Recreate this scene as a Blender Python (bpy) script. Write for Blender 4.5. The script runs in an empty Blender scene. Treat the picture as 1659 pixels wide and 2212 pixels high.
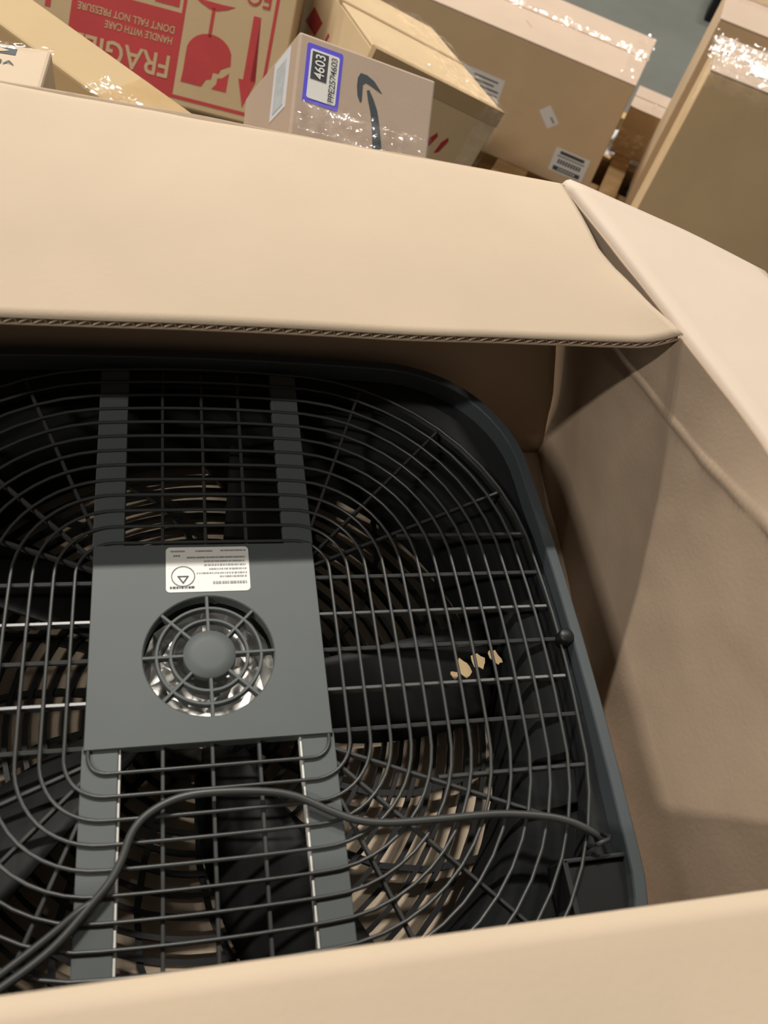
import bpy, bmesh, math, random
from mathutils import Matrix, Vector, noise
R = random.Random(7)
S = bpy.context.scene
COL = S.collection
PI = math.pi

# ------------------------------------------------------------------ camera
cam_d = bpy.data.cameras.new('camera'); cam = bpy.data.objects.new('camera', cam_d); COL.objects.link(cam)
CX = (0.96886, -0.14063, 0.20381); CY = (-0.00625, -0.83671, -0.54761); CZ = (0.24754, 0.52928, -0.81154)
CP = (-0.02534, -0.24044, 0.54913)
cam.matrix_world = Matrix(((CX[0], -CY[0], -CZ[0], CP[0]), (CX[1], -CY[1], -CZ[1], CP[1]), (CX[2], -CY[2], -CZ[2], CP[2]), (0, 0, 0, 1)))
cam_d.sensor_fit = 'HORIZONTAL'; cam_d.sensor_width = 36.0; cam_d.lens = 36.0 * 1800 / 1659
cam_d.clip_start = 0.02; cam_d.clip_end = 60
cam_d.dof.use_dof = True; cam_d.dof.focus_distance = 0.72; cam_d.dof.aperture_fstop = 11.5
S.camera = cam
# ------------------------------------------------------------------ light
w = bpy.data.worlds.new('warehouse_air'); S.world = w; w.use_nodes = True
w.node_tree.nodes['Background'].inputs[0].default_value = (1.0, 0.95, 0.88, 1)
w.node_tree.nodes['Background'].inputs[1].default_value = 0.10
def lamp(x, y, z, power, sx, sy):
    l = bpy.data.lights.new('ceiling_lamp', 'AREA'); l.shape = 'RECTANGLE'; l.size = sx; l.size_y = sy
    l.energy = power; l.color = (1.0, 0.945, 0.87)
    o = bpy.data.objects.new('ceiling_lamp', l); COL.objects.link(o); o.location = (x, y, z)
    return o
lamp(-0.6, 3.9, 5.0, 430, 1.5, 0.16)
lamp(-4.6, 3.9, 5.0, 90, 1.5, 0.16)
lamp(3.6, 3.9, 5.0, 160, 1.5, 0.16)
lamp(-4.6, -1.9, 5.0, 250, 1.5, 0.20)
S.view_settings.view_transform = 'Standard'; S.view_settings.look = 'None'
S.view_settings.gamma = 1.0; S.view_settings.exposure = 0.08; S.view_settings.use_curve_mapping = False

# ------------------------------------------------------------------ materials
def srgb(c):
    return tuple((v / 12.92 if v <= 0.04045 else ((v + 0.055) / 1.055) ** 2.4) for v in (x / 255 for x in c)) + (1,)
def mat(name, col, rough=0.6, metal=0.0, spec=0.5, var=0.0, scale=30.0, bump=0.0, bscale=200.0, stretch=(1, 1, 1), coat=0.0):
    m = bpy.data.materials.new(name); m.use_nodes = True
    nt = m.node_tree; b = nt.nodes['Principled BSDF']
    b.inputs['Base Color'].default_value = col; b.inputs['Roughness'].default_value = rough
    b.inputs['Metallic'].default_value = metal; b.inputs['Specular IOR Level'].default_value = spec
    b.inputs['Coat Weight'].default_value = coat
    tc = nt.nodes.new('ShaderNodeTexCoord'); mp = nt.nodes.new('ShaderNodeMapping'); mp.inputs['Scale'].default_value = stretch
    nt.links.new(tc.outputs['Object'], mp.inputs['Vector'])
    if var > 0:
        n = nt.nodes.new('ShaderNodeTexNoise'); n.inputs['Scale'].default_value = scale; n.inputs['Detail'].default_value = 6; n.inputs['Roughness'].default_value = 0.62
        r = nt.nodes.new('ShaderNodeValToRGB')
        r.color_ramp.elements[0].position = 0.28; r.color_ramp.elements[1].position = 0.72
        r.color_ramp.elements[0].color = tuple(c * (1 - var) for c in col[:3]) + (1,)
        r.color_ramp.elements[1].color = tuple(min(1, c * (1 + var)) for c in col[:3]) + (1,)
        nt.links.new(mp.outputs[0], n.inputs['Vector']); nt.links.new(n.outputs['Fac'], r.inputs[0]); nt.links.new(r.outputs[0], b.inputs['Base Color'])
    if bump > 0:
        n2 = nt.nodes.new('ShaderNodeTexNoise'); n2.inputs['Scale'].default_value = bscale; n2.inputs['Detail'].default_value = 4
        bp = nt.nodes.new('ShaderNodeBump'); bp.inputs['Strength'].default_value = bump; bp.inputs['Distance'].default_value = 0.002
        nt.links.new(mp.outputs[0], n2.inputs['Vector']); nt.links.new(n2.outputs['Fac'], bp.inputs['Height']); nt.links.new(bp.outputs[0], b.inputs['Normal'])
    return m
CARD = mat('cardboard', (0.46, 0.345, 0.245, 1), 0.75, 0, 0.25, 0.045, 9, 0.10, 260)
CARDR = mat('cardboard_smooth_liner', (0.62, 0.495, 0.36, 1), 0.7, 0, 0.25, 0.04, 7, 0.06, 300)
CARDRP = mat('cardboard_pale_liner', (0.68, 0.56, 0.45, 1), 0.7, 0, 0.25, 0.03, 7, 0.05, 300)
CARDT = mat('cardboard_tan', (0.60, 0.45, 0.27, 1), 0.7, 0, 0.25, 0.05, 8, 0.08, 240)
CARDS = mat('cardboard_brown', (0.60, 0.455, 0.295, 1), 0.72, 0, 0.25, 0.05, 8, 0.08, 240)
CARDD = mat('cardboard_kraft', (0.41, 0.295, 0.165, 1), 0.72, 0, 0.25, 0.06, 8, 0.08, 240)
CARDO = mat('cardboard_ochre', (0.50, 0.365, 0.20, 1), 0.7, 0, 0.25, 0.05, 8, 0.08, 240)
CARDP = mat('cardboard_pinkish', (0.50, 0.385, 0.295, 1), 0.75, 0, 0.25, 0.04, 9, 0.06, 240)
CORE = mat('corrugated_medium', (0.42, 0.30, 0.19, 1), 0.85)
KTAPE = mat('kraft_tape', (0.44, 0.31, 0.17, 1), 0.35, 0, 0.5, 0.05, 12)
PLATE = mat('grey_plastic', (0.088, 0.100, 0.098, 1), 0.55, 0, 0.4, 0.05, 14, 0.03, 900)
WIRE = mat('grille_plastic', (0.044, 0.046, 0.044, 1), 0.34, 0, 0.5)
BLACK = mat('black_plastic', (0.008, 0.0085, 0.0085, 1), 0.45, 0, 0.4)
HOUS = mat('housing_plastic', (0.018, 0.020, 0.021, 1), 0.5, 0, 0.45, 0.05, 20)
SHROUD = mat('shroud_plastic', (0.010, 0.011, 0.011, 1), 0.8, 0, 0.12)
BLADE = mat('blade_plastic', (0.010, 0.0105, 0.0105, 1), 0.55, 0, 0.3)
RIMP = mat('rim_plastic', (0.060, 0.072, 0.078, 1), 0.5, 0, 0.45)
CORD = mat('cord_rubber', (0.045, 0.046, 0.043, 1), 0.42, 0, 0.5)
CHROME = mat('motor_metal', (0.86, 0.85, 0.82, 1), 0.26, 1.0)
GLINT = mat('trim_metal', (0.72, 0.71, 0.66, 1), 0.4)  # pale non-metal colour for the painted highlight on the strip edges
WHITE = mat('label_paper', (0.80, 0.79, 0.74, 1), 0.5, 0, 0.4, 0.02, 30)
WHITEB = mat('label_paper_cool', (0.70, 0.72, 0.76, 1), 0.5)
GREYP = mat('label_paper_grey', (0.50, 0.54, 0.56, 1), 0.6, 0, 0.3, 0.15, 90)
INK = mat('black_ink', (0.05, 0.055, 0.06, 1), 0.6)
INKG = mat('grey_ink', (0.30, 0.30, 0.29, 1), 0.6)
SMILE = mat('blue_black_ink', (0.055, 0.068, 0.075, 1), 0.6)
REDI = mat('red_ink', (0.36, 0.035, 0.035, 1), 0.7, 0, 0.25, 0.08, 12)
PURP = mat('purple_ink', (0.13, 0.10, 0.72, 1), 0.45)
WOOD = mat('pallet_wood', (0.50, 0.33, 0.16, 1), 0.75, 0, 0.2, 0.22, 6, 0.15, 60, (1, 9, 9))
CONC = mat('concrete', (0.125, 0.130, 0.114, 1), 0.55, 0, 0.4, 0.14, 2.2, 0.08, 40)
DARKBAG = mat('dark_plastic_film', (0.045, 0.05, 0.055, 1), 0.22, 0, 0.6)

def wrapmat(name, glossy, tint, rough):
    m = bpy.data.materials.new(name); m.use_nodes = True; nt = m.node_tree; nt.nodes.clear()
    out = nt.nodes.new('ShaderNodeOutputMaterial'); add = nt.nodes.new('ShaderNodeAddShader')
    t = nt.nodes.new('ShaderNodeBsdfTransparent'); t.inputs[0].default_value = tint
    g = nt.nodes.new('ShaderNodeBsdfGlossy'); g.inputs['Roughness'].default_value = rough
    tc = nt.nodes.new('ShaderNodeTexCoord'); n = nt.nodes.new('ShaderNodeTexNoise'); n.inputs['Scale'].default_value = 45; n.inputs['Detail'].default_value = 5
    r = nt.nodes.new('ShaderNodeMapRange'); r.inputs[1].default_value = 0.35; r.inputs[2].default_value = 0.65; r.inputs[3].default_value = glossy * 0.4; r.inputs[4].default_value = glossy * 1.5
    nt.links.new(tc.outputs['Object'], n.inputs['Vector']); nt.links.new(n.outputs['Fac'], r.inputs[0]); nt.links.new(r.outputs[0], g.inputs['Color'])
    nt.links.new(t.outputs[0], add.inputs[0]); nt.links.new(g.outputs[0], add.inputs[1]); nt.links.new(add.outputs[0], out.inputs[0])
    return m
WRAP = wrapmat('stretch_film', 0.15, (0.94, 0.94, 0.94, 1), 0.16)
WRAPL = wrapmat('stretch_film_tight', 0.06, (0.97, 0.97, 0.96, 1), 0.2)
WRAPH = wrapmat('stretch_film_bunched', 0.27, (0.92, 0.92, 0.92, 1), 0.18)
TAPEC = wrapmat('clear_tape', 0.12, (0.93, 0.90, 0.84, 1), 0.14)

# ------------------------------------------------------------------ helpers
def link(name, me, m, parent=None, smooth=False):
    o = bpy.data.objects.new(name, me); COL.objects.link(o)
    if m is not None and not me.materials: me.materials.append(m)
    if smooth:
        for p in me.polygons: p.use_smooth = True
    if parent is not None: o.parent = parent
    return o
def mk(name, V, F, m, parent=None, smooth=False):
    me = bpy.data.meshes.new(name); me.from_pydata([tuple(v) for v in V], [], F); me.validate(); me.update()
    return link(name, me, m, parent, smooth)
def thing(name, label, cat, M=None, group=None):
    o = bpy.data.objects.new(name, None); COL.objects.link(o); o.empty_display_size = 0.05
    if M is not None: o.matrix_world = M
    o['label'] = label; o['category'] = cat
    if group: o['group'] = group
    return o
def tag(o, label, cat, group=None):
    o['label'] = label; o['category'] = cat
    if group: o['group'] = group
    return o
def fix(o):
    bm = bmesh.new(); bm.from_mesh(o.data); bmesh.ops.recalc_face_normals(bm, faces=bm.faces[:]); bm.to_mesh(o.data); bm.free(); return o
def box(name, x0, x1, y0, y1, z0, z1, m, parent=None, bev=0.0, rot=None, seg=2):
    bm = bmesh.new(); bmesh.ops.create_cube(bm, size=1)
    for v in bm.verts: v.co = Vector(((x0 + x1) / 2 + v.co.x * (x1 - x0), (y0 + y1) / 2 + v.co.y * (y1 - y0), (z0 + z1) / 2 + v.co.z * (z1 - z0)))
    if bev > 0: bmesh.ops.bevel(bm, geom=bm.edges[:], offset=bev, segments=seg, affect='EDGES', profile=0.5)
    me = bpy.data.meshes.new(name); bm.to_mesh(me); bm.free()
    if rot is not None: me.transform(rot)
    return link(name, me, m, parent, bev > 0 and False)
def tubegeo(P, r, n=8, closed=False):
    P = [Vector(p) for p in P]; V = []; F = []; N = len(P)
    up = Vector((0, 0, 1))
    for i, p in enumerate(P):
        a = P[(i - 1) % N] if closed or i > 0 else P[0]; b = P[(i + 1) % N] if closed or i < N - 1 else P[-1]
        t = (b - a).normalized(); u = up if abs(t.z) < 0.9 else Vector((1, 0, 0))
        s = t.cross(u).normalized(); q = s.cross(t)
        for k in range(n):
            an = 2 * PI * k / n; V.append(p + s * (math.cos(an) * r) + q * (math.sin(an) * r))
    for i in range(N if closed else N - 1):
        j = (i + 1) % N
        for k in range(n):
            l = (k + 1) % n; F.append((i * n + k, i * n + l, j * n + l, j * n + k))
    if not closed: F.append(tuple(range(n))[::-1]); F.append(tuple((N - 1) * n + k for k in range(n)))
    return V, F
def tube(name, P, r, m, parent=None, n=8, closed=False):
    V, F = tubegeo(P, r, n, closed); return fix(mk(name, V, F, m, parent, True))
def rsq(h, r, n=10, z=0.0, bulge=0.0):
    """rounded square outline, counter-clockwise, fixed vertex count"""
    out = []
    for cx, cy, a0 in ((1, -1, -PI / 2), (1, 1, 0), (-1, 1, PI / 2), (-1, -1, PI)):
        for i in range(n + 1):
            a = a0 + PI / 2 * i / n
            out.append(Vector((cx * (h - r) + r * math.cos(a), cy * (h - r) + r * math.sin(a), z)))
        # straight part to the next corner
        a = a0 + PI / 2; p = out[-1]
        d = Vector((-math.sin(a), math.cos(a), 0)) * 2 * (h - r); nn = Vector((math.cos(a), math.sin(a), 0))
        for i in range(1, 6):
            t = i / 6; out.append(p + d * t + nn * (bulge * 4 * t * (1 - t)))
    return out
def loft(name, loops, m, parent=None, smooth=False, close=False):
    n = len(loops[0]); V = [v for l in loops for v in l]; F = []
    L = len(loops)
    for i in range(L if close else L - 1):
        j = (i + 1) % L
        for k in range(n):
            l = (k + 1) % n; F.append((i * n + k, i * n + l, j * n + l, j * n + k))
    return fix(mk(name, V, F, m, parent, smooth))
def slab(name, G, th, m, parent=None, smooth=True):
    """G: rows of points (a grid surface); thickened along -normal by th"""
    nr, nc = len(G), len(G[0]); V = [Vector(p) for r in G for p in r]
    NV = []
    for i in range(nr):
        for j in range(nc):
            a = Vector(G[min(i + 1, nr - 1)][j]) - Vector(G[max(i - 1, 0)][j]); b = Vector(G[i][min(j + 1, nc - 1)]) - Vector(G[i][max(j - 1, 0)])
            nn = b.cross(a).normalized(); NV.append(Vector(G[i][j]) - nn * th)
    F = []; o = nr * nc
    for i in range(nr - 1):
        for j in range(nc - 1):
            a, b, c, d = i * nc + j, i * nc + j + 1, (i + 1) * nc + j + 1, (i + 1) * nc + j
            F.append((a, b, c, d)); F.append((o + d, o + c, o + b, o + a))
    ring = [j for j in range(nc)] + [i * nc + nc - 1 for i in range(1, nr)] + [(nr - 1) * nc + j for j in range(nc - 2, -1, -1)] + [i * nc for i in range(nr - 2, 0, -1)]
    for k in range(len(ring)):
        a, b = ring[k], ring[(k + 1) % len(ring)]; F.append((b, a, o + a, o + b))
    ob = fix(mk(name, V + NV, F, m, parent, False))
    if smooth:
        top = 2 * (nr - 1) * (nc - 1)
        for i, p in enumerate(ob.data.polygons): p.use_smooth = i < top
    return ob
def fbm(x, y, z, s, o=4):
    return noise.fractal(Vector((x * s, y * s, z * s)), 1.0, 2.0, o)
# faces of a carton, decal placement: face frame = (origin, right, up, normal) in the carton's local axes
def frame_top(D): return Vector((0, 0, D[2])), Vector((1, 0, 0)), Vector((0, 1, 0)), Vector((0, 0, 1))
def frame_front(D): return Vector((0, -D[1] / 2, 0)), Vector((1, 0, 0)), Vector((0, 0, 1)), Vector((0, -1, 0))
def frame_left(D): return Vector((-D[0] / 2, 0, 0)), Vector((0, -1, 0)), Vector((0, 0, 1)), Vector((-1, 0, 0))
def decal(name, fr, pts, m, parent, h=0.0004):
    """flat print or label: a thin prism on a face"""
    o, r, u, n = fr; k = len(pts)
    V = [o + r * p[0] + u * p[1] + n * h for p in pts] + [o + r * p[0] + u * p[1] - n * 0.0002 for p in pts]
    F = [tuple(range(k))] + [(i, i + k, (i + 1) % k + k, (i + 1) % k) for i in range(k)]
    me = bpy.data.meshes.new(name); bm = bmesh.new(); bv = [bm.verts.new(v) for v in V]
    for f in F: bm.faces.new([bv[i] for i in f])
    bmesh.ops.triangulate(bm, faces=[f for f in bm.faces if len(f.verts) > 4]); bm.normal_update(); bm.to_mesh(me); bm.free()
    return link(name, me, m, parent)
def rect(x0, x1, y0, y1): return [(x0, y0), (x1, y0), (x1, y1), (x0, y1)]
def rrect(x0, x1, y0, y1, r, n=4):
    out = []
    for cx, cy, a0 in ((x1 - r, y0 + r, -PI / 2), (x1 - r, y1 - r, 0), (x0 + r, y1 - r, PI / 2), (x0 + r, y0 + r, PI)):
        for i in range(n + 1): out.append((cx + r * math.cos(a0 + PI / 2 * i / n), cy + r * math.sin(a0 + PI / 2 * i / n)))
    return out
def text(name, s, fr, x0, x1, y0, y1, q, m, parent, h=0.0008, bold=0.0):
    """lettering fitted to a rectangle of the face frame; q = quarter turns counter-clockwise"""
    c = bpy.data.curves.new(name, 'FONT'); c.body = s; c.size = 1; c.offset = bold; c.resolution_u = 3
    tmp = bpy.data.objects.new(name, c); COL.objects.link(tmp)
    dg = bpy.context.evaluated_depsgraph_get(); me = bpy.data.meshes.new_from_object(tmp.evaluated_get(dg))
    bpy.data.objects.remove(tmp); bpy.data.curves.remove(c)
    P = [(v.co.x, v.co.y) for v in me.vertices]
    rt = {0: lambda a: a, 1: lambda a: (-a[1], a[0]), 2: lambda a: (-a[0], -a[1]), 3: lambda a: (a[1], -a[0])}[q % 4]
    P = [rt(a) for a in P]
    ax, bx = min(a[0] for a in P), max(a[0] for a in P); ay, by = min(a[1] for a in P), max(a[1] for a in P)
    o, r, u, n = fr
    for v, a in zip(me.vertices, P):
        v.co = o + r * (x0 + (a[0] - ax) / (bx - ax) * (x1 - x0)) + u * (y0 + (a[1] - ay) / (by - ay) * (y1 - y0)) + n * h
    me.name = name; me.materials.clear()
    return link(name, me, m, parent)
def MW(M, P):
    return Matrix(((M[0][0], M[0][1], M[0][2], P[0]), (M[1][0], M[1][1], M[1][2], P[1]), (M[2][0], M[2][1], M[2][2], P[2]), (0, 0, 0, 1)))
def film(name, fr, x0, x1, y0, y1, m, parent, amp=0.004, s=60, nx=46, ny=30, off=0.003, seed=0, wob=0.0, aniso=(1, 1)):
    """a crumpled sheet of stretch film lying on a face"""
    o, r, u, n = fr; V = []; F = []
    for j in range(ny + 1):
        for i in range(nx + 1):
            a, b = i / nx, j / ny; x = x0 + (x1 - x0) * a; y = y0 + (y1 - y0) * b
            e = wob * fbm(a * 3 + seed, b * 3, 1.7, 1.3, 3)
            if j in (0, ny): y += e
            z = abs(fbm(x * aniso[0] + seed * 3.1, y * aniso[1], seed * 1.3, s, 4))
            V.append(o + r * x + u * y + n * (off + amp * z))
    for j in range(ny):
        for i in range(nx):
            a = j * (nx + 1) + i; F.append((a, a + 1, a + nx + 2, a + nx + 1))
    return mk(name, V, F, m, parent, True)

# ------------------------------------------------------------------ floor
FZ = -0.775
fl = mk('floor', [(-9, -7, FZ), (9, -7, FZ), (9, 11, FZ), (-9, 11, FZ)], [(0, 1, 2, 3)], CONC); fl['kind'] = 'structure'

# ================================================================== open fan carton
CB = thing('open_carton', 'large open cardboard carton in the foreground with a black fan inside', 'cardboard box', Matrix.Translation((0, 0, -0.138)))
T0 = Matrix.Translation((0, 0, 0.138))
def part(o):           # built in world axes, hung under the carton's empty
    o.data.transform(T0); return o
ZB = -0.134
def lerp(a, b, t): return a + (b - a) * t
def plin(t, P):        # piecewise linear through sorted (t, value)
    if t <= P[0][0]: return P[0][1]
    for (a, va), (b, vb) in zip(P, P[1:]):
        if t <= b: return lerp(va, vb, (t - a) / (b - a))
    return P[-1][1]
RIM = [(-0.39, 0.372), (-0.25, 0.398), (-0.1, 0.405), (0.0, 0.399), (0.079, 0.388), (0.136, 0.374), (0.185, 0.361), (0.239, 0.347), (0.287, 0.334), (0.364, 0.311)]
def rimx(y): return plin(y, RIM)
def rimz(y): return 0.15
CRE = [(-0.39, 0.142), (-0.1, 0.140), (0.002, 0.133), (0.06, 0.114), (0.103, 0.102), (0.156, 0.093), (0.232, 0.081), (0.30, 0.074), (0.37, 0.07)]
# right wall (seen from inside): rows from the rim down
G = []; NY = 130; NZ = 190
for i in range(NZ + 1):
    row = []
    for j in range(NY + 1):
        a = j / NY; v = i / NZ
        yt = lerp(-0.39, 0.364, a); yb = lerp(-0.39, 0.2875, a)
        y = lerp(yt, yb, v); z = lerp(0.147, ZB, v)
        xb = plin(y, [(-0.39, 0.335), (-0.2, 0.341), (0.0, 0.359), (0.2, 0.371), (0.29, 0.375)])
        t = max(0.0, min(1.0, (z - ZB) / (plin(yt, CRE) - ZB)))
        zc = plin(yt, CRE)
        xm = lerp(xb, rimx(yt), 0.62)
        x = lerp(xb, xm, t ** 1.6) if z < zc else lerp(xm, rimx(yt), (z - zc) / (0.147 - zc + 1e-6))
        x += 0.0020 * fbm(y, z, 3.3, 9, 3) - 0.0026 * math.exp(-((z - zc - 0.001 * noise.noise(Vector((y * 25, 3, 0)))) / 0.0024) ** 2) * (0.6 + 0.6 * noise.noise(Vector((y * 40, 0, 0))))
        row.append((x, y, z))
    G.append(row)
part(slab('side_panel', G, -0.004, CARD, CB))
# rear wall
def hz(x): return 0.152 + (0.302 - x) * 0.063
def hy(x): return 0.362 + (0.302 - x) * 0.035
G = []
for i in range(31):
    row = []
    for j in range(61):
        v = i / 30; a = j / 60
        xt = lerp(-0.372, 0.308, a); xb = lerp(-0.368, 0.375, a)
        x = lerp(xt, xb, v)
        row.append((x, lerp(hy(xt), 0.2885, min(1, v * 1.5)) + 0.0022 * fbm(x, v, 8.1, 7, 3), lerp(hz(xt) - 0.004, ZB, v)))
    G.append(row)
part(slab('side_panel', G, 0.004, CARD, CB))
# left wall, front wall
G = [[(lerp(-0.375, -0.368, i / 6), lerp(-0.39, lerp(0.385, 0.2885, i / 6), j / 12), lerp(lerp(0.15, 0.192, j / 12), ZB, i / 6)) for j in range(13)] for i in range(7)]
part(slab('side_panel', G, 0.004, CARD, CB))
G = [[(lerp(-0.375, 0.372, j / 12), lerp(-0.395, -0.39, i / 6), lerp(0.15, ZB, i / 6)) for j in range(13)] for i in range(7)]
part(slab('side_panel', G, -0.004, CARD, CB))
part(box('bottom_panel', -0.37, 0.374, -0.392, 0.289, ZB - 0.004, ZB, CARDR, CB))

def corrug(name, P, dirn, th, depth, pitch, parent):
    """the wavy middle layer showing along a cut edge that follows P; dirn = into the board"""
    P = [Vector(p) for p in P]; dirn = Vector(dirn).normalized(); nn = Vector((0, 0, 1))
    cum = [0.0]
    for a, b in zip(P, P[1:]): cum.append(cum[-1] + (b - a).length)
    n = int(cum[-1] / pitch * 8); V = []; F = []; k = 0
    for i in range(n + 1):
        d_ = cum[-1] * i / n
        while k < len(P) - 2 and cum[k + 1] < d_: k += 1
        c = P[k].lerp(P[k + 1], (d_ - cum[k]) / (cum[k + 1] - cum[k])); s = (i / 8) % 1.0
        zz = s / 0.75 if s < 0.75 else (1 - s) / 0.25           # leaning flutes
        c = c - nn * (th * (0.10 + 0.80 * (1 - zz)))
        for d in (0.0005, depth):
            for e in (0.00035, -0.00035): V.append(c + dirn * d + nn * e)
    for i in range(n):
        a, b = i * 4, (i + 1) * 4
        F += [(a, b, b + 2, a + 2), (a + 3, b + 3, b + 1, a + 1), (a + 1, b + 1, b, a), (a + 2, b + 2, b + 3, a + 3)]
    return fix(mk(name, V, F, CARDR, parent))

# rear flap, folded in over the fan: two liners with the wavy layer between them
FR = [(0.0, 0.302), (0.5, 0.313), (0.83, 0.339), (0.945, 0.352), (1.0, 0.357)]
def flap_pt(a, t):
    xr = plin(t, FR); x = lerp(-0.372, xr, a)
    xh = lerp(-0.372, 0.302, a)
    y0, z0 = hy(xh), hz(xh); y1 = 0.173 + 0.008 * a; z1 = 0.140
    y = lerp(y0, y1, t); z = lerp(z0, z1, t)
    z += 0.006 * math.sin(PI * t) * (0.5 + 0.5 * a) + 0.0016 * fbm(x, y, 0.4, 6, 3)
    if a > 0.955 and t > 0.6:                                   # the corner tip is bent up against the side panel
        k = (a - 0.955) / 0.045; z += 0.010 * k * k * min(1, (t - 0.6) / 0.4)
    if t < 0.06: z -= 0.006 * (1 - t / 0.06) ** 2               # rolls over at the crease
    return (x, y, z)
AA = [i / 60 for i in range(56)] + [0.932 + 0.068 * i / 12 for i in range(13)]
TT = [0, 0.015, 0.03, 0.045, 0.06] + [0.06 + 0.94 * i / 24 for i in range(1, 25)]
Gt = [[flap_pt(a, t) for a in AA] for t in TT]
fo = part(slab('flap', Gt, -0.0009, CARDR, CB)); fo['label'] = 'rear flap folded in over the fan'
def under(p, d): return (p[0], p[1], p[2] - d)
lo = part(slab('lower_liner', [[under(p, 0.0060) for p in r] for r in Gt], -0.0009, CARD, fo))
ed = [Vector(flap_pt(a, 1.0)) - Vector((0, 0, 0.0006)) for a in AA]
part(corrug('corrugated_core', ed, (0, 1, 0.1), 0.0056, 0.014, 0.0090, fo))
# right flap, folded outwards
G = []
for j in range(64):
    y = lerp(0.364, -0.39, j / 63); x0 = rimx(y); k = math.exp(-((0.364 - y) / 0.08) ** 2)
    row = [(x0 - 0.0035, y, 0.1435), (x0 - 0.0030, y, 0.147), (x0 - 0.0008, y, 0.1502), (x0 + 0.0025, y, 0.1515)]
    d = Vector((0.200, -0.012 - 0.042 * k, -0.034 - 0.004 * k))
    for i in range(1, 15):
        t = i / 14; p = Vector((x0 + 0.0025, y, 0.1515)) + d * t
        p.z += 0.004 * math.sin(PI * t) * 0.5 + 0.0018 * fbm(p.x, p.y, 5.0, 6, 3)
        row.append(tuple(p))
    G.append(row)
part(slab('flap', G, -0.0042, CARDRP, CB))['label'] = 'right flap folded outwards'
# front flap, folded in
G = []
for i in range(22):
    t = i / 21; row = []
    for j in range(41):
        a = j / 40; x = lerp(-0.37, 0.366, a)
        y = lerp(-0.394, -0.2082, t); z = lerp(0.146, 0.186, t) + 0.0015 * fbm(x, y, 2.2, 5, 3)
        if t > 0.97: z -= 0.0008
        row.append((x, y, z))
    G.append(row)
ff = part(slab('flap', G, -0.0040, CARDR, CB)); ff['label'] = 'front flap nearest the camera'
if True:
    G = [[(lerp(-0.378, -0.56, i / 8), lerp(-0.39, 0.38, j / 10), lerp(0.152, 0.10, i / 8)) for j in range(11)] for i in range(9)]
    part(slab('flap', G, 0.0042, CARDR, CB))

# ================================================================== box fan
FAN = thing('box_fan', 'black square box fan with round-cornered wire grille lying in the open carton', 'fan', Matrix.Translation((0, 0, -0.1335)))
T1 = Matrix.Translation((0, 0, 0.1335))
def fp(o): o.data.transform(T1); return o
HB = 0.0042
prof = [(0.2690, 0.112, -0.022), (0.2690, 0.112, 0.0045), (0.2698, 0.1128, 0.0058), (0.2772, 0.1200, 0.0058), (0.2785, 0.1212, 0.0045), (0.2785, 0.1212, -0.030), (0.2765, 0.120, -0.034), (0.2765, 0.120, -0.127), (0.268, 0.114, -0.1305), (0.255, 0.10, -0.1305), (0.255, 0.10, -0.124), (0.2665, 0.11, -0.120), (0.2665, 0.11, -0.022)]
fp(loft('housing', [rsq(h, r, 12, z, HB) for h, r, z in prof], RIMP, FAN, False, True))
# sunken web between the outer ring and the rim, and the round duct below it
A = rsq(0.2690, 0.112, 12, -0.012, HB); B = rsq(0.2640, 0.197, 12, -0.008, 0.003)
fp(loft('grille_border', [A, B, [Vector((v.x, v.y, -0.024)) for v in B]], HOUS, FAN))
NN = len(A)
circ = lambda rad, z: [Vector((rad * math.cos(a), rad * math.sin(a), z)) for a in [math.atan2(v.y, v.x) for v in A]]
fp(loft('duct_shroud', [[Vector((v.x * 0.99, v.y * 0.99, -0.030)) for v in A], circ(0.252, -0.036), circ(0.246, -0.044), circ(0.243, -0.060), circ(0.243, -0.112)], SHROUD, FAN, True))
# rear grille
for k in range(14):
    h = 0.0772 + 0.01425 * k; r = 0.012 + 0.01425 * k
    P = rsq(h, r, 12, 0.0, 0.0006 * k / 3)
    P = [Vector((p.x, p.y, 0.0006)) for p in P]
    fp(tube('grille_ring', P, 0.00128, WIRE, FAN, 8, True))
def bar(name, a, b, wd, ht, m, parent, tilt=0.0):
    a, b = Vector(a), Vector(b); t = (b - a).normalized(); s = Vector((0, 0, 1)).cross(t).normalized(); n = t.cross(s)
    s2 = s * math.cos(tilt) + n * math.sin(tilt); n2 = n * math.cos(tilt) - s * math.sin(tilt)
    V = []
    for p in (a, b):
        for u, v in ((-0.5, -1), (0.5, -1), (0.5, -0.15), (0.32, 0), (-0.32, 0), (-0.5, -0.15)): V.append(p + s2 * (u * wd) + n2 * (v * ht))
    F = [(i, (i + 1) % 6, (i + 1) % 6 + 6, i + 6) for i in range(6)] + [(5, 4, 3, 2, 1, 0), (6, 7, 8, 9, 10, 11)]
    return fix(mk(name, V, F, m, parent))
for y in (0.0593, 0.0290, 0.0, -0.0297, -0.0598):
    for s in (-1, 1):
        tl = 0.12 if abs(abs(y) - 0.0294) < 0.002 else -0.30
        fp(bar('grille_rib', (s * 0.079, y, -0.0008), (s * 0.2625, y, -0.0008), 0.0031, 0.005, WIRE, FAN, tl * (-1 if s > 0 else 1)))
for s in (-1, 1):
    fp(bar('grille_rib', (s * 0.15, -0.0965, -0.0012), (s * 0.262, -0.0965, -0.0012), 0.0030, 0.005, WIRE, FAN))
    fp(bar('grille_rib', (s * 0.15, 0.0965, -0.0012), (s * 0.262, 0.0965, -0.0012), 0.0030, 0.005, WIRE, FAN))
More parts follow.
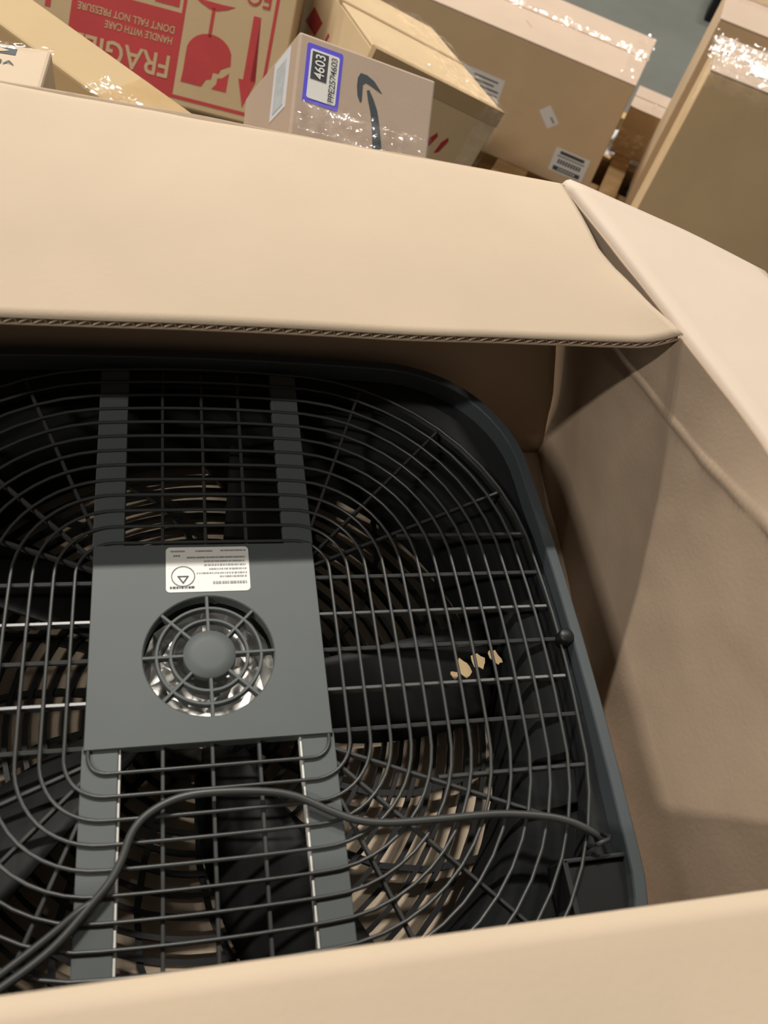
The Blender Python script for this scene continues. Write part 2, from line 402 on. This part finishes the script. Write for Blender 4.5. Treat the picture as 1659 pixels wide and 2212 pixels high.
for x in (-0.0315, 0.0, 0.0305):
    fp(bar('grille_rib', (x, -0.060, -0.0012), (x, -0.262, -0.0012), 0.0026, 0.005, WIRE, FAN))
    fp(bar('grille_rib', (x, 0.080, -0.0012), (x, 0.262, -0.0012), 0.0026, 0.005, WIRE, FAN))
for sx in (-1, 1):
    for sy in (-1, 1):
        for an in (22, 45, 68):
            a = math.radians(an); c = Vector((sx * 0.065, sy * 0.065, -0.0012)); d = Vector((sx * math.cos(a), sy * math.sin(a), 0))
            fp(bar('grille_spoke', c + d * 0.012, c + d * 0.197, 0.0026, 0.005, WIRE, FAN))
# four flat supports from the plate to the frame
for sx in (-1, 1):
    for y0, y1 in ((-0.266, -0.058), (0.086, 0.266)):
        xa, xb = sorted((sx * 0.0588, sx * 0.0812))
        fp(box('support_strip', xa, xb, y0, y1, -0.0105, -0.0006, PLATE, FAN, 0.0007))
for sx in (-1, 1):
    xa, xb = sorted((sx * 0.0590, sx * 0.0574))
    fp(box('edge_trim', xa, xb, -0.266, -0.060, -0.0100, -0.0018, GLINT, FAN, 0.0006))  # thin pale strip added as the bright highlight along each inner edge
# motor plate with round vent opening
def plate():
    n = 64; V = []; F = []
    x0, x1, y0, y1 = -0.0800, 0.0800, -0.0620, 0.0888; r = 0.0446
    def sq(a):
        c, s = math.cos(a), math.sin(a); t = 1e9
        if c > 1e-9: t = min(t, x1 / c)
        if c < -1e-9: t = min(t, x0 / c)
        if s > 1e-9: t = min(t, y1 / s)
        if s < -1e-9: t = min(t, y0 / s)
        return (c * t, s * t)
    An = sorted(set([2 * PI * i / n for i in range(n)] + [math.atan2(b, a) % (2 * PI) for a in (x0, x1) for b in (y0, y1)]))
    n = len(An)
    for f in (lambda a: (sq(a)[0] * 0.993, sq(a)[1] * 0.993, 0.0022), lambda a: sq(a) + (0.0012,), lambda a: sq(a) + (-0.008,), lambda a: (r * math.cos(a), r * math.sin(a), -0.008), lambda a: (r * math.cos(a), r * math.sin(a), 0.0014), lambda a: ((r + 0.0008) * math.cos(a), (r + 0.0008) * math.sin(a), 0.0022)):
        V += [f(a) for a in An]
    for i in range(6):
        j = (i + 1) % 6
        for k in range(n): F.append((i * n + k, i * n + (k + 1) % n, j * n + (k + 1) % n, j * n + k))
    return fix(mk('motor_plate', V, F, PLATE, FAN))
fp(plate())
VENT = []
for rr in (0.0357, 0.0263):
    loops = []
    for dr, z in ((-0.0012, -0.004), (-0.0012, 0.001), (-0.0007, 0.0016), (0.0007, 0.0016), (0.0012, 0.001), (0.0012, -0.004)):
        loops.append([Vector(((rr + dr) * math.cos(2 * PI * i / 56), (rr + dr) * math.sin(2 * PI * i / 56), z)) for i in range(56)])
    fp(loft('vent_ring', loops, PLATE, FAN, False, True))
for k in range(8):
    a = PI / 4 * k + 0.02
    fp(bar('vent_spoke', (0.017 * math.cos(a), 0.017 * math.sin(a), 0.0017), (0.0452 * math.cos(a), 0.0452 * math.sin(a), 0.0017), 0.0026, 0.006, PLATE, FAN))
def lathe(name, prof, m, parent, n=48, smooth=True, jit=0.0):
    V = []; F = []
    for i, (r, z) in enumerate(prof):
        for k in range(n):
            a = 2 * PI * k / n; rr = r * (1 + jit * noise.noise(Vector((math.cos(a) * 4, math.sin(a) * 4, i * 1.7)))); V.append((rr * math.cos(a), rr * math.sin(a), z + jit * 0.03 * noise.noise(Vector((math.cos(a) * 5, math.sin(a) * 5, i * 2.3 + 9)))))
    for i in range(len(prof) - 1):
        for k in range(n): F.append((i * n + k, i * n + (k + 1) % n, (i + 1) * n + (k + 1) % n, (i + 1) * n + k))
    if prof[0][0] > 1e-6: F.append(tuple(range(n))[::-1])
    if prof[-1][0] > 1e-6: F.append(tuple((len(prof) - 1) * n + k for k in range(n)))
    return fix(mk(name, V, F, m, parent, smooth))
fp(lathe('vent_hub', [(0.0181, -0.006), (0.0181, 0.0012), (0.0176, 0.0020), (0.010, 0.0026), (0.0001, 0.0028)], PLATE, FAN, 40))
# shiny motor behind the vent
fp(lathe('motor', [(0.020, -0.100), (0.050, -0.095), (0.056, -0.060), (0.055, -0.026), (0.0465, -0.0205), (0.042, -0.030), (0.034, -0.0235), (0.030, -0.032), (0.0225, -0.024), (0.016, -0.030), (0.0001, -0.030)], CHROME, FAN, 15, False, 0.09))
# impeller
imp = fp(lathe('impeller', [(0.050, -0.100), (0.060, -0.098), (0.060, -0.064), (0.052, -0.060)], BLACK, FAN, 32))
for k in range(5):
    a0 = math.radians(-8 + 72 * k); G = []
    for i in range(13):
        t = i / 12; r = lerp(0.056, 0.232, t); wdt = math.radians(lerp(36, 18, t)); row = []
        for j in range(9):
            s = j / 8 - 0.5; a = a0 + s * wdt + 0.18 * t
            row.append((r * math.cos(a), r * math.sin(a), -0.075 + s * lerp(0.046, 0.030, t) + 0.006 * (1 - 4 * s * s)))
        G.append(row)
    fp(slab('fan_blade', G, 0.0022, BLADE, imp))
# front grille at the bottom of the duct
for k in range(14):
    rr = 0.050 + 0.0142 * k; loops = []
    for dr, z in ((-0.0018, -0.122), (-0.0018, -0.115), (0.0018, -0.115), (0.0018, -0.122)):
        loops.append([Vector(((rr + dr) * math.cos(2 * PI * i / 64), (rr + dr) * math.sin(2 * PI * i / 64), z)) for i in range(64)])
    fp(loft('front_grille_ring', loops, BLACK, FAN, False, True))
for k in range(18):
    a = 2 * PI * k / 18 + 0.07; pts = []
    for i in range(7):
        t = i / 6; r = lerp(0.048, 0.248, t); b = a + 0.42 * t * t
        pts.append(Vector((r * math.cos(b), r * math.sin(b), -0.1165)))
    V = []; F = []
    for i, p in enumerate(pts):
        t = (pts[min(i + 1, 6)] - pts[max(i - 1, 0)]).normalized(); s = Vector((-t.y, t.x, 0)) * 0.0023
        V += [p + s, p - s, p - s - Vector((0, 0, 0.006)), p + s - Vector((0, 0, 0.006))]
    for i in range(6):
        for q in range(4): F.append((i * 4 + q, i * 4 + (q + 1) % 4, i * 4 + 4 + (q + 1) % 4, i * 4 + 4 + q))
    F += [(3, 2, 1, 0), (24, 25, 26, 27)]
    fp(fix(mk('front_grille_spoke', V, F, BLACK, FAN)))
fp(lathe('front_grille_hub', [(0.052, -0.126), (0.052, -0.114), (0.046, -0.112), (0.0001, -0.112)], BLACK, FAN, 32))
# small knob, cord clip and the foot socket at the lower right
k = fp(lathe('rim_knob', [(0.0062, -0.004), (0.0062, 0.007), (0.0048, 0.0085), (0.0001, 0.0088)], BLACK, FAN, 16)); k.location = (0.268, -0.001, 0)
foot = fp(box('foot_socket', 0.2270, 0.2700, -0.262, -0.160, -0.030, -0.003, BLACK, FAN, 0.002))
fp(box('socket_lip', 0.224, 0.2720, -0.1605, -0.1575, -0.028, 0.0005, HOUS, foot, 0.0008))
fp(box('socket_lip', 0.2235, 0.2275, -0.262, -0.158, -0.028, 0.0005, HOUS, foot, 0.0008))
fp(tube('cord_clip', [(0.2440, -0.152, -0.004), (0.2440, -0.152, 0.006), (0.2470, -0.1525, 0.009), (0.2560, -0.150, 0.009), (0.2590, -0.148, 0.006), (0.2590, -0.144, -0.004)], 0.0016, HOUS, FAN))
# power cord lying over the grille
def smooth(P, n=6):
    out = []
    for i in range(len(P) - 1):
        p0, p1, p2, p3 = (Vector(P[max(i - 1, 0)]), Vector(P[i]), Vector(P[i + 1]), Vector(P[min(i + 2, len(P) - 1)]))
        for k in range(n):
            t = k / n; out.append(0.5 * ((2 * p1) + (p2 - p0) * t + (2 * p0 - 5 * p1 + 4 * p2 - p3) * t * t + (3 * p1 - p0 - 3 * p2 + p3) * t ** 3))
    out.append(Vector(P[-1])); return out
CW = [(0.252, -0.149, 0.002), (0.2480, -0.1445, 0.006), (0.2336, -0.1362, 0.007), (0.215, -0.1305, 0.0065), (0.1831, -0.1260, 0.006), (0.1447, -0.1255, 0.006), (0.1108, -0.1247, 0.006), (0.090, -0.1214, 0.006), (0.073, -0.1141, 0.0055), (0.0504, -0.1026, 0.006), (0.0274, -0.0977, 0.007), (-0.004, -0.0958, 0.007), (-0.0236, -0.0978, 0.0065), (-0.0399, -0.1051, 0.006), (-0.0491, -0.1150, 0.006), (-0.0548, -0.1301, 0.006), (-0.0614, -0.1421, 0.006), (-0.0722, -0.1543, 0.006), (-0.0905, -0.1732, 0.007), (-0.1147, -0.1890, 0.008), (-0.150, -0.2080, 0.009), (-0.19, -0.222, 0.008)]
fp(tube('power_cord', smooth(CW), 0.0026, CORD, FAN, 10))
CW2 = [(-0.19, -0.222, 0.0075), (-0.1490, -0.2030, 0.007), (-0.1170, -0.1830, 0.006), (-0.0925, -0.1665, 0.005), (-0.0780, -0.1560, 0.0058), (-0.0690, -0.1510, 0.0058), (-0.0640, -0.1460, 0.0058)]
fp(tube('power_cord', smooth(CW2), 0.0024, CORD, FAN, 10))
# rating label on the plate
FRP = (Vector((0, 0, 0.0022)), Vector((1, 0, 0)), Vector((0, 1, 0)), Vector((0, 0, 1)))
lab = fp(decal('rating_label', FRP, rrect(-0.0293, 0.0308, 0.0484, 0.0858, 0.003), WHITE, FAN)); lab['label'] = 'white rating sticker'
FRL = (Vector((0, 0, 0.0028)), Vector((1, 0, 0)), Vector((0, 1, 0)), Vector((0, 0, 1)))
def line_print(x0, x1, y, hgt, m, seed):
    rr = random.Random(seed); x = x0; V = []; F = []
    while x < x1:
        wd = rr.uniform(0.0006, 0.0022); e = min(x1, x + wd); b = len(V); z = 0.0030
        V += [(x, y, z), (e, y, z), (e, y + hgt, z), (x, y + hgt, z)]; F.append((b, b + 1, b + 2, b + 3)); x = e + rr.uniform(0.0003, 0.0008)
    return fp(mk('printed_line', V, F, m, lab))
for i, (x0, x1, y, h_, m_) in enumerate([(-0.026, -0.0155, 0.0815, 0.0013, INKG), (-0.008, 0.004, 0.0815, 0.0013, INKG), (0.010, 0.0285, 0.0818, 0.0013, INKG), (-0.024, -0.0195, 0.0775, 0.0016, INKG), (-0.0145, 0.0275, 0.0760, 0.0014, INKG), (-0.002, 0.0275, 0.0728, 0.0013, INKG), (-0.002, 0.0280, 0.0697, 0.0013, INKG), (0.0015, 0.0285, 0.0664, 0.0012, INKG), (-0.0075, 0.0288, 0.0630, 0.0011, INKG), (0.009, 0.0285, 0.0600, 0.0012, INKG), (0.004, 0.0288, 0.0545, 0.0020, INKG), (-0.0265, -0.0085, 0.0512, 0.0017, INK)]): line_print(x0, x1, y, h_, m_, i)
loops = [[Vector((-0.0172 + r_ * math.cos(2 * PI * i / 40), 0.0612 + r_ * math.sin(2 * PI * i / 40), 0.0031)) for i in range(40)] for r_ in (0.0079, 0.0084)]
fp(loft('printed_circle', loops, INK, lab))
fp(mk('printed_triangle', [(-0.0215, 0.0615, 0.0031), (-0.0130, 0.0615, 0.0031), (-0.0172, 0.0550, 0.0031), (-0.0200, 0.0607, 0.0031), (-0.0145, 0.0607, 0.0031), (-0.0172, 0.0565, 0.0031)], [(0, 3, 4, 1), (1, 4, 5, 2), (2, 5, 3, 0)], INK, lab))

# jagged tan pieces added as painted patches of light on board below the grille
for i, (x, y, a, b) in enumerate([(0.1943, -0.0042, 0.0040, 0.0035), (0.2030, 0.0010, 0.0060, 0.0085), (0.2170, 0.0065, 0.0060, 0.0090), (0.2320, 0.0090, 0.0045, 0.0090)]):
    rr = random.Random(40 + i); P = []
    for k in range(11):
        an = 2 * PI * k / 11; q = rr.uniform(0.6, 1.15); P.append((a * q * math.cos(an), b * q * math.sin(an)))
    o = decal('board_flake', (Vector((0, 0, 0)), Vector((1, 0, 0)), Vector((0, 1, 0)), Vector((0, 0, 1))), P, CARDO, None, 0.0008)
    o.location = (x, y, -0.053); o.rotation_euler = (0.1, -0.1, 0.2 * i)
    tag(o, ['tiny torn tan flake nearest the fan plate, under the right grille', 'torn tan flake under the right grille, second from the fan plate', 'torn tan flake under the right grille, third from the fan plate', 'torn tan flake under the right grille nearest the rim knob'][i], 'scrap', 'torn flakes under the fan grille')

# ================================================================== cartons behind
BX = {
 'B6': ([[0.8611, 0.5084, 0.0], [-0.5084, 0.8611, 0.0], [0.0, 0.0, 1.0]], [0.6393, 1.8569, -0.632], [1.0, 0.2625, 0.2929]),
 'B5': ([[0.9378, -0.1305, 0.3217], [0.075, 0.9809, 0.1794], [-0.3389, -0.1441, 0.9297]], [0.2757, 1.0956, -0.3744], [0.246, 0.35, 0.26]),
 'B7': ([[0.8767, 0.481, 0.0], [-0.481, 0.8767, 0.0], [0.0, 0.0, 1.0]], [1.2318, 1.0582, -0.632], [0.62, 0.1555, 0.5192]),
 'B8': ([[0.8767, 0.481, 0.0], [-0.481, 0.8767, 0.0], [0.0, 0.0, 1.0]], [1.4087, 1.3947, -0.632], [0.6, 0.2, 0.4744]),
 'B9': ([[0.8597, 0.5108, 0.0], [-0.5108, 0.8597, 0.0], [0.0, 0.0, 1.0]], [1.2140, 1.7310, -0.632], [0.098, 0.125, 0.1308]),
 'B2': ([[0.6766, 0.7363, 0.0], [-0.7363, 0.6766, 0.0], [0.0, 0.0, 1.0]], [-0.1324, 0.6709, -0.1546], [0.56, 0.06, 0.2]),
 'B3': ([[0.9968, 0.0799, 0.0], [-0.0799, 0.9968, 0.0], [0.0, 0.0, 1.0]], [-0.2798, 0.4964, -0.1391], [0.3, 0.11, 0.25]),
 'B4': ([[0.9723, 0.1056, 0.2085], [0.041, 0.8012, -0.597], [-0.2301, 0.589, 0.7747]], [0.1475, 0.7525, -0.1368], [0.1716, 0.15, 0.2]),
 'B1': ([[0.9753, 0.1698, -0.1414], [-0.2202, 0.6937, -0.6858], [-0.0184, 0.7, 0.7139]], [-0.0166, 1.2541, -0.2056], [0.42, 0.36, 0.17]),
}
def carton(key, name, label, m, seam=0.0, tape=True, flaps=True, tapem=None):
    M, P, D = BX[key]; w_, d_, h_ = D
    t = thing(name, label, 'cardboard box', MW(M, P))
    if flaps:
        box('body', -w_ / 2, w_ / 2, -d_ / 2, d_ / 2, 0, h_ - 0.004, m, t, 0.0025)
        for ya, yb, dz in ((-d_ / 2, seam - 0.0012, 0.0), (seam + 0.0012, d_ / 2, 0.0006)):
            box('top_flap', -w_ / 2, w_ / 2, ya, yb, h_ - 0.0045, h_ + dz, m, t, 0.0014)
        if tape:
            tm = tapem or KTAPE
            box('tape', -w_ / 2 - 0.0005, w_ / 2 + 0.0005, seam - 0.024, seam + 0.024, h_ - 0.003, h_ + 0.0011, tm, t)
    else:
        box('body', -w_ / 2, w_ / 2, -d_ / 2, d_ / 2, 0, h_, m, t, 0.003)
    return t, D

# red-printed fragile carton
t, D = carton('B1', 'fragile_carton', 'brown carton with red FRAGILE panel and broken-glass symbol printed upside down', CARDD, flaps=False)
f = frame_top(D)
decal('red_panel', f, rect(-0.1130, 0.0450, -0.1700, -0.0490), REDI, t)
decal('red_rule', f, rect(0.0450, 0.0500, -0.1640, 0.170), REDI, t)
decal('red_rule', f, rect(0.1790, 0.1840, -0.1600, 0.170), REDI, t)
decal('red_rule', f, rect(0.0450, 0.2000, -0.1690, -0.1640), REDI, t)
decal('red_panel', f, rect(0.004, 0.040, -0.042, -0.006), REDI, t)
decal('symbol', f, [(0.009, -0.037), (0.016, -0.037), (0.035, -0.012), (0.035, -0.006), (0.028, -0.006), (0.009, -0.030)], CARDD, t, 0.0008)
text('printed_text', 'FRAGILE', f, -0.106, 0.0385, -0.1450, -0.1120, 2, CARDD, t, bold=0.012)
text('printed_text', 'HANDLE WITH CARE', f, -0.062, 0.0375, -0.0965, -0.0860, 2, CARDD, t, bold=0.012)
text('printed_text', "DON'T FALL NOT PRESSURE", f, -0.1040, 0.0385, -0.0810, -0.0700, 2, CARDD, t, bold=0.012)
text('printed_text', 'EO', f, 0.135, 0.172, -0.0120, 0.012, 2, REDI, t)
bowl = [(0.0590, -0.1430)] + [(0.0600 + 0.0 * i, -0.1430 + 0.045 * i / 3) for i in range(1, 4)]
for i in range(1, 13):
    a = PI - PI * i / 13 * 0.97; bowl.append((0.0940 + 0.0345 * math.cos(a), -0.098 + 0.0310 * math.sin(a)))
bowl += [(0.1285, -0.104), (0.1150, -0.1120), (0.1130, -0.1185), (0.1040, -0.1190), (0.1030, -0.1290), (0.0960, -0.1310), (0.0900, -0.1430)]
decal('glass_symbol', f, bowl, REDI, t)
decal('glass_symbol', f, [(0.1280, -0.1425), (0.1060, -0.1425), (0.1120, -0.1340), (0.1120, -0.1260), (0.1190, -0.1240), (0.1280, -0.1150)], REDI, t)
decal('glass_symbol', f, rect(0.0880, 0.0930, -0.072, -0.030), REDI, t)
decal('glass_symbol', f, [(0.060, -0.0215), (0.0700, -0.0275), (0.0850, -0.0330), (0.0960, -0.0330), (0.1110, -0.0275), (0.1210, -0.0215), (0.1060, -0.0225), (0.0750, -0.0225)], REDI, t)
decal('arrow_symbol', f, [(0.1500, -0.0260), (0.1500, -0.1180), (0.1430, -0.1180), (0.1555, -0.1580), (0.1690, -0.1180), (0.1610, -0.1180), (0.1610, -0.0260)], REDI, t)
decal('red_mark', f, rect(-0.150, -0.142, -0.088, -0.074), REDI, t)
decal('red_mark', f, rect(-0.165, -0.140, -0.115, -0.108), REDI, t)

# narrow tan carton leaning past the left
t, D = carton('B2', 'narrow_carton', 'narrow tan carton with clear tape running diagonally in front of the FRAGILE print', CARDO, flaps=False)
f = frame_top(D)
film('tape', f, 0.09, 0.278, -0.034, 0.028, TAPEC, t, 0.0012, 60, 40, 16, 0.0008, 3)
film('tape', f, 0.07, 0.19, -0.036, -0.004, WRAP, t, 0.006, 75, 40, 20, 0.001, 5)
# small carton at the left edge
t, D = carton('B3', 'logo_carton', 'small pale carton with a dark eye logo at the left edge', CARDR, flaps=False)
f = frame_top(D)
lg = decal('printed_logo', f, rect(0.080, 0.1225, 0.0375, 0.0475), SMILE, t)
decal('eye_outline', f, [(0.0920, 0.0425), (0.0990, 0.0455), (0.1080, 0.0462), (0.1170, 0.0425), (0.1080, 0.0390), (0.0990, 0.0395)], CARDR, lg, 0.0008)
decal('eye_pupil', f, [(0.1050 + 0.0028 * math.cos(i * PI / 5), 0.0425 + 0.0028 * math.sin(i * PI / 5)) for i in range(10)], SMILE, lg, 0.0012)
text('printed_text', 'NA', f, 0.1040, 0.1240, 0.0215, 0.0275, 0, SMILE, t)
film('tape', f, 0.095, 0.153, 0.046, 0.056, WRAP, t, 0.003, 80, 24, 8, 0.0008, 8)

# tilted parcel with the purple sticker
t, D = carton('B4', 'parcel', 'tilted parcel with a purple-framed number sticker and dark arrow swoosh', CARDP, flaps=False)
f = frame_top(D)
st = decal('number_sticker', f, rrect(-0.0756, -0.0330, 0.0030, 0.0662, 0.0025), PURP, t); st['label'] = 'purple framed sticker reading 4603'
decal('sticker_panel', f, rrect(-0.0712, -0.0368, 0.0075, 0.0610, 0.0025), WHITE, st, 0.0008)
decal('number_block', f, rect(-0.0690, -0.0500, 0.0290, 0.0585), INK, st, 0.0012)
text('printed_number', '4603', f, -0.0655, -0.0535, 0.0305, 0.0565, 1, WHITE, st, 0.0016, 0.01)
text('printed_number', 'PPE2574603', f, -0.0468, -0.0395, 0.0100, 0.0580, 1, INK, st, 0.0016, 0.006)
decal('swoosh', f, [(0.0185, 0.0389), (0.0077, 0.0494), (-0.0022, 0.0534), (-0.0101, 0.0533), (-0.0128, 0.0477), (-0.0129, 0.0381), (-0.0111, 0.0280), (-0.0070, 0.0216), (-0.0054, 0.0232), (-0.0057, 0.0333), (-0.0061, 0.0415), (-0.0031, 0.0448), (0.0030, 0.0437), (0.0115, 0.0410)][::-1], SMILE, t)
decal('swoosh', f, [(-0.0004, 0.0367), (0.0024, 0.0381), (0.0088, 0.0294), (0.0150, 0.0180), (0.0194, 0.0037), (0.0236, -0.0133), (0.0270, -0.0330), (0.0150, -0.0340), (0.0129, -0.0151), (0.0105, -0.0013), (0.0069, 0.0144), (0.0025, 0.0262)][::-1], SMILE, t)
fl_ = frame_left(D)
wl = decal('shipping_label', fl_, rect(-0.0700, -0.0020, 0.1200, 0.1740), WHITEB, t)
decal('label_print', fl_, rect(-0.0600, -0.0080, 0.1300, 0.1650), GREYP, wl, 0.0008)
film('stretch_film', f, -0.086, 0.086, -0.074, 0.006, WRAP, t, 0.006, 60, 60, 34, 0.002, 11, 0.01)
film('stretch_film', f, -0.080, 0.050, -0.030, 0.002, WRAPH, t, 0.005, 90, 60, 20, 0.003, 12, 0.008)

# tilted wrapped carton behind it
t, D = carton('B5', 'wrapped_carton', 'tilted carton with red diamond print and shiny stretch film over its top', CARDT, seam=0.016, tape=False)
box('tape', -0.1235, 0.1235, 0.010, 0.024, D[2] - 0.004, D[2] + 0.0012, KTAPE, t)
fl_ = frame_left(D)
decal('red_diamond', fl_, [(-0.1253, 0.1856), (-0.0596, 0.1854), (-0.0505, 0.2105), (-0.1108, 0.2146)], REDI, t)
decal('red_mark', fl_, [(-0.012, 0.198), (-0.004, 0.198), (-0.002, 0.208), (-0.011, 0.210)], REDI, t)
f = frame_front(D)
for cx in (0.030, 0.052):
    decal('red_mark', f, [(cx - 0.007, 0.160), (cx, 0.164), (cx + 0.007, 0.186), (cx + 0.003, 0.191), (cx - 0.004, 0.180)], REDI, t)
box('edge_tape', -0.1238, 0.1238, -0.1762, -0.1600, D[2] - 0.024, D[2] + 0.0014, KTAPE, t)
f = frame_top(D)
film('stretch_film', f, 0.02, 0.128, -0.180, 0.178, WRAPH, t, 0.009, 34, 40, 70, 0.002, 21, 0.0, (1.6, 0.6))
film('stretch_film', f, -0.124, 0.126, -0.180, -0.130, WRAP, t, 0.005, 60, 60, 20, 0.002, 22)
film('stretch_film', frame_front(D), 0.085, 0.128, 0.13, D[2] + 0.002, WRAP, t, 0.006, 40, 24, 40, 0.002, 23)

# big carton with three labels
t, D = carton('B6', 'long_carton', 'long brown carton with three white stickers on its shaded side', CARDP, seam=0.012, tape=False)
t.children[0].data.materials[0] = CARDS
f = frame_front(D)
l1 = decal('printed_sticker', f, rect(0.3866, 0.4770, 0.0288, 0.0897), WHITEB, t)
decal('sticker_bar', f, rect(0.4000, 0.4640, 0.0770, 0.0850), INK, l1, 0.0008)
decal('sticker_bar', f, rect(0.3960, 0.4680, 0.0330, 0.0440), INK, l1, 0.0008)
decal('sticker_frame', f, rect(0.3960, 0.4680, 0.0700, 0.0725), INK, l1, 0.0008)
for i in range(9): decal('sticker_print', f, rect(0.402 + 0.0070 * i, 0.4065 + 0.0070 * i, 0.0520, 0.0640), INK, l1, 0.0008)
for i in range(7): decal('sticker_print', f, rect(0.410 + 0.0068 * i, 0.4135 + 0.0068 * i, 0.0360, 0.0415), WHITEB, l1, 0.0012)
l2 = decal('small_sticker', f, [(0.3136, 0.1555), (0.3477, 0.1216), (0.3694, 0.1442), (0.3342, 0.1772)], WHITEB, t)
decal('sticker_print', f, [(0.3560, 0.1380), (0.3600, 0.1420), (0.3480, 0.1530), (0.3440, 0.1490)], INKG, l2, 0.0008)
l3 = decal('shipping_label', f, rect(0.1000, 0.2120, 0.1310, 0.1870), WHITEB, t)
for i, (xa, xb) in enumerate([(0.135, 0.198), (0.14, 0.19), (0.13, 0.205), (0.15, 0.205)]): decal('sticker_print', f, rect(xa, xb, 0.1740 - 0.0110 * i, 0.1775 - 0.0110 * i), INK, l3, 0.0008)
f = frame_top(D)
film('stretch_film', f, 0.02, 0.500, 0.000, 0.034, WRAPH, t, 0.010, 55, 110, 14, 0.002, 31, 0.012)
film('stretch_film', f, 0.455, 0.503, -0.130, 0.131, WRAP, t, 0.008, 45, 16, 50, 0.002, 32)
decal('scuff', f, [(0.20, -0.045), (0.222, -0.068), (0.224, -0.066), (0.203, -0.043)], CARDD, t)
decal('scuff', f, [(0.19, 0.078), (0.230, 0.078), (0.262, 0.060), (0.230, 0.074), (0.19, 0.074)], CARDD, t)

CARDW = mat('cardboard_light_brown', (0.72, 0.52, 0.30, 1), 0.7, 0, 0.25, 0.07, 5, 0.08, 240)  # tall carton's sides, colour lifted to stand in for missing front light
# big wrapped carton at the right, and the one behind it
t, D = carton('B7', 'tall_carton', 'tall film-wrapped carton at the right edge, nearest of the right pair', CARDP, seam=0.010, tape=False)
t.children[0].data.materials[0] = CARDW
f = frame_top(D)
film('stretch_film', f, -0.325, 0.10, -0.045, 0.050, WRAP, t, 0.026, 50, 110, 44, 0.003, 41, 0.01)
film('stretch_film', f, -0.318, 0.10, -0.082, 0.085, WRAP, t, 0.008, 50, 90, 44, 0.002, 42)
film('stretch_film', frame_front(D), -0.312, 0.10, D[2] - 0.030, D[2] + 0.004, WRAP, t, 0.004, 40, 80, 14, 0.0015, 43, 0.01)
film('stretch_film', frame_left(D), 0.030, 0.080, 0.15, D[2] + 0.004, WRAP, t, 0.004, 30, 14, 80, 0.0015, 44, 0, (1, 0.25))
decal('paper_sticker', f, rect(-0.240, -0.190, -0.035, 0.010), WHITEB, t, 0.002)
t, D = carton('B8', 'rear_carton', 'brown carton in the top right corner behind the film-wrapped tall carton', CARDP, seam=0.05, tape=False)
t.children[0].data.materials[0] = CARDS
f = frame_top(D)
film('tape', f, -0.30, 0.2, 0.02, 0.09, WRAP, t, 0.003, 40, 70, 20, 0.001, 51)
box('tape', -0.3005, 0.30, 0.055, 0.095, D[2] - 0.002, D[2] + 0.0014, KTAPE, t)
t, D = carton('B9', 'small_carton', 'small film-wrapped carton between the long carton and the tall carton', CARDP, seam=0.0, tape=False)
t.children[0].data.materials[0] = CARDS
film('stretch_film', frame_front(D), -0.054, 0.054, 0.0, 0.07, WRAP, t, 0.005, 50, 30, 24, 0.002, 61, 0.01)
film('stretch_film', frame_top(D), 0.005, 0.052, -0.06, 0.0, WRAP, t, 0.005, 50, 20, 20, 0.001, 62)

# ------------------------------------------------------------------ pallet under the cartons
YAW = -0.5333; ca, sa = math.cos(YAW), math.sin(YAW)
PM = Matrix.Translation((1.12, 1.55, FZ)) @ Matrix.Rotation(YAW, 4, 'Z')
pal = thing('wooden_pallet', 'wooden pallet under the long carton, plank showing in the gap', 'pallet', PM)
tz = -0.632 - FZ
for i, xc in enumerate((-0.90, -0.69, -0.48, -0.27, -0.020, 0.16, 0.37)):
    wd = 0.048 if i == 4 else 0.085
    box('deck_board', xc - wd / 2, xc + wd / 2, -0.55, 0.45, tz - 0.0205, tz - 0.0005, WOOD, pal, 0.002)
for yc in (-0.50, -0.02, 0.145, 0.40):
    box('stringer', -0.95, 0.42, yc - 0.018, yc + 0.018, 0.001, tz - 0.021, WOOD, pal, 0.002)

# scraps in the gap
def scrap(name, c, s, m, seed, label, cat, flat=0.5):
    bm = bmesh.new(); bmesh.ops.create_icosphere(bm, subdivisions=4, radius=1)
    for v in bm.verts:
        k = 1 + 0.45 * fbm(v.co.x + seed, v.co.y, v.co.z, 1.6, 4); v.co = Vector((v.co.x * s[0] * k, v.co.y * s[1] * k, v.co.z * s[2] * k))
    zmin = min(v.co.z for v in bm.verts)
    for v in bm.verts: v.co.z -= zmin
    me = bpy.data.meshes.new(name); bm.to_mesh(me); bm.free()
    o = link(name, me, m, None, False); o.location = c; return tag(o, label, cat)
scrap('film_bundle', (1.235, 1.610, FZ), (0.045, 0.035, 0.055), DARKBAG, 3, 'crumpled dark plastic bundle in the gap by the tall carton', 'plastic')
scrap('paper_scrap', (1.225, 1.845, FZ), (0.036, 0.036, 0.055), WHITEB, 9, 'white crumpled scrap left of the pallet plank', 'scrap')
scrap('paper_scrap', (1.305, 1.800, FZ), (0.036, 0.040, 0.055), WHITEB, 14, 'pale crumpled scrap right of the pallet plank', 'scrap')
# dark equipment standing on the floor far behind
bk = thing('black_pallet', 'black plastic pallet standing on the concrete at the top right corner', 'pallet', Matrix.Translation((2.49, 2.94, FZ)) @ Matrix.Rotation(-0.5, 4, 'Z'))
box('deck', -0.42, 0.6, -0.30, 0.40, 0.10, 0.13, BLACK, bk, 0.006)
for x in (-0.36, 0.0, 0.36):
    for y in (-0.24, 0.05, 0.33): box('block', x - 0.06, x + 0.06, y - 0.05, y + 0.05, 0, 0.10, BLACK, bk, 0.006)
# cartons that carry the open carton
sup = thing('support_carton', 'plain brown carton underneath the open fan carton', 'cardboard box', Matrix.Translation((0, -0.04, FZ)))
box('body', -0.33, 0.33, -0.33, 0.32, 0, -0.1385 - FZ, CARDD, sup, 0.003)
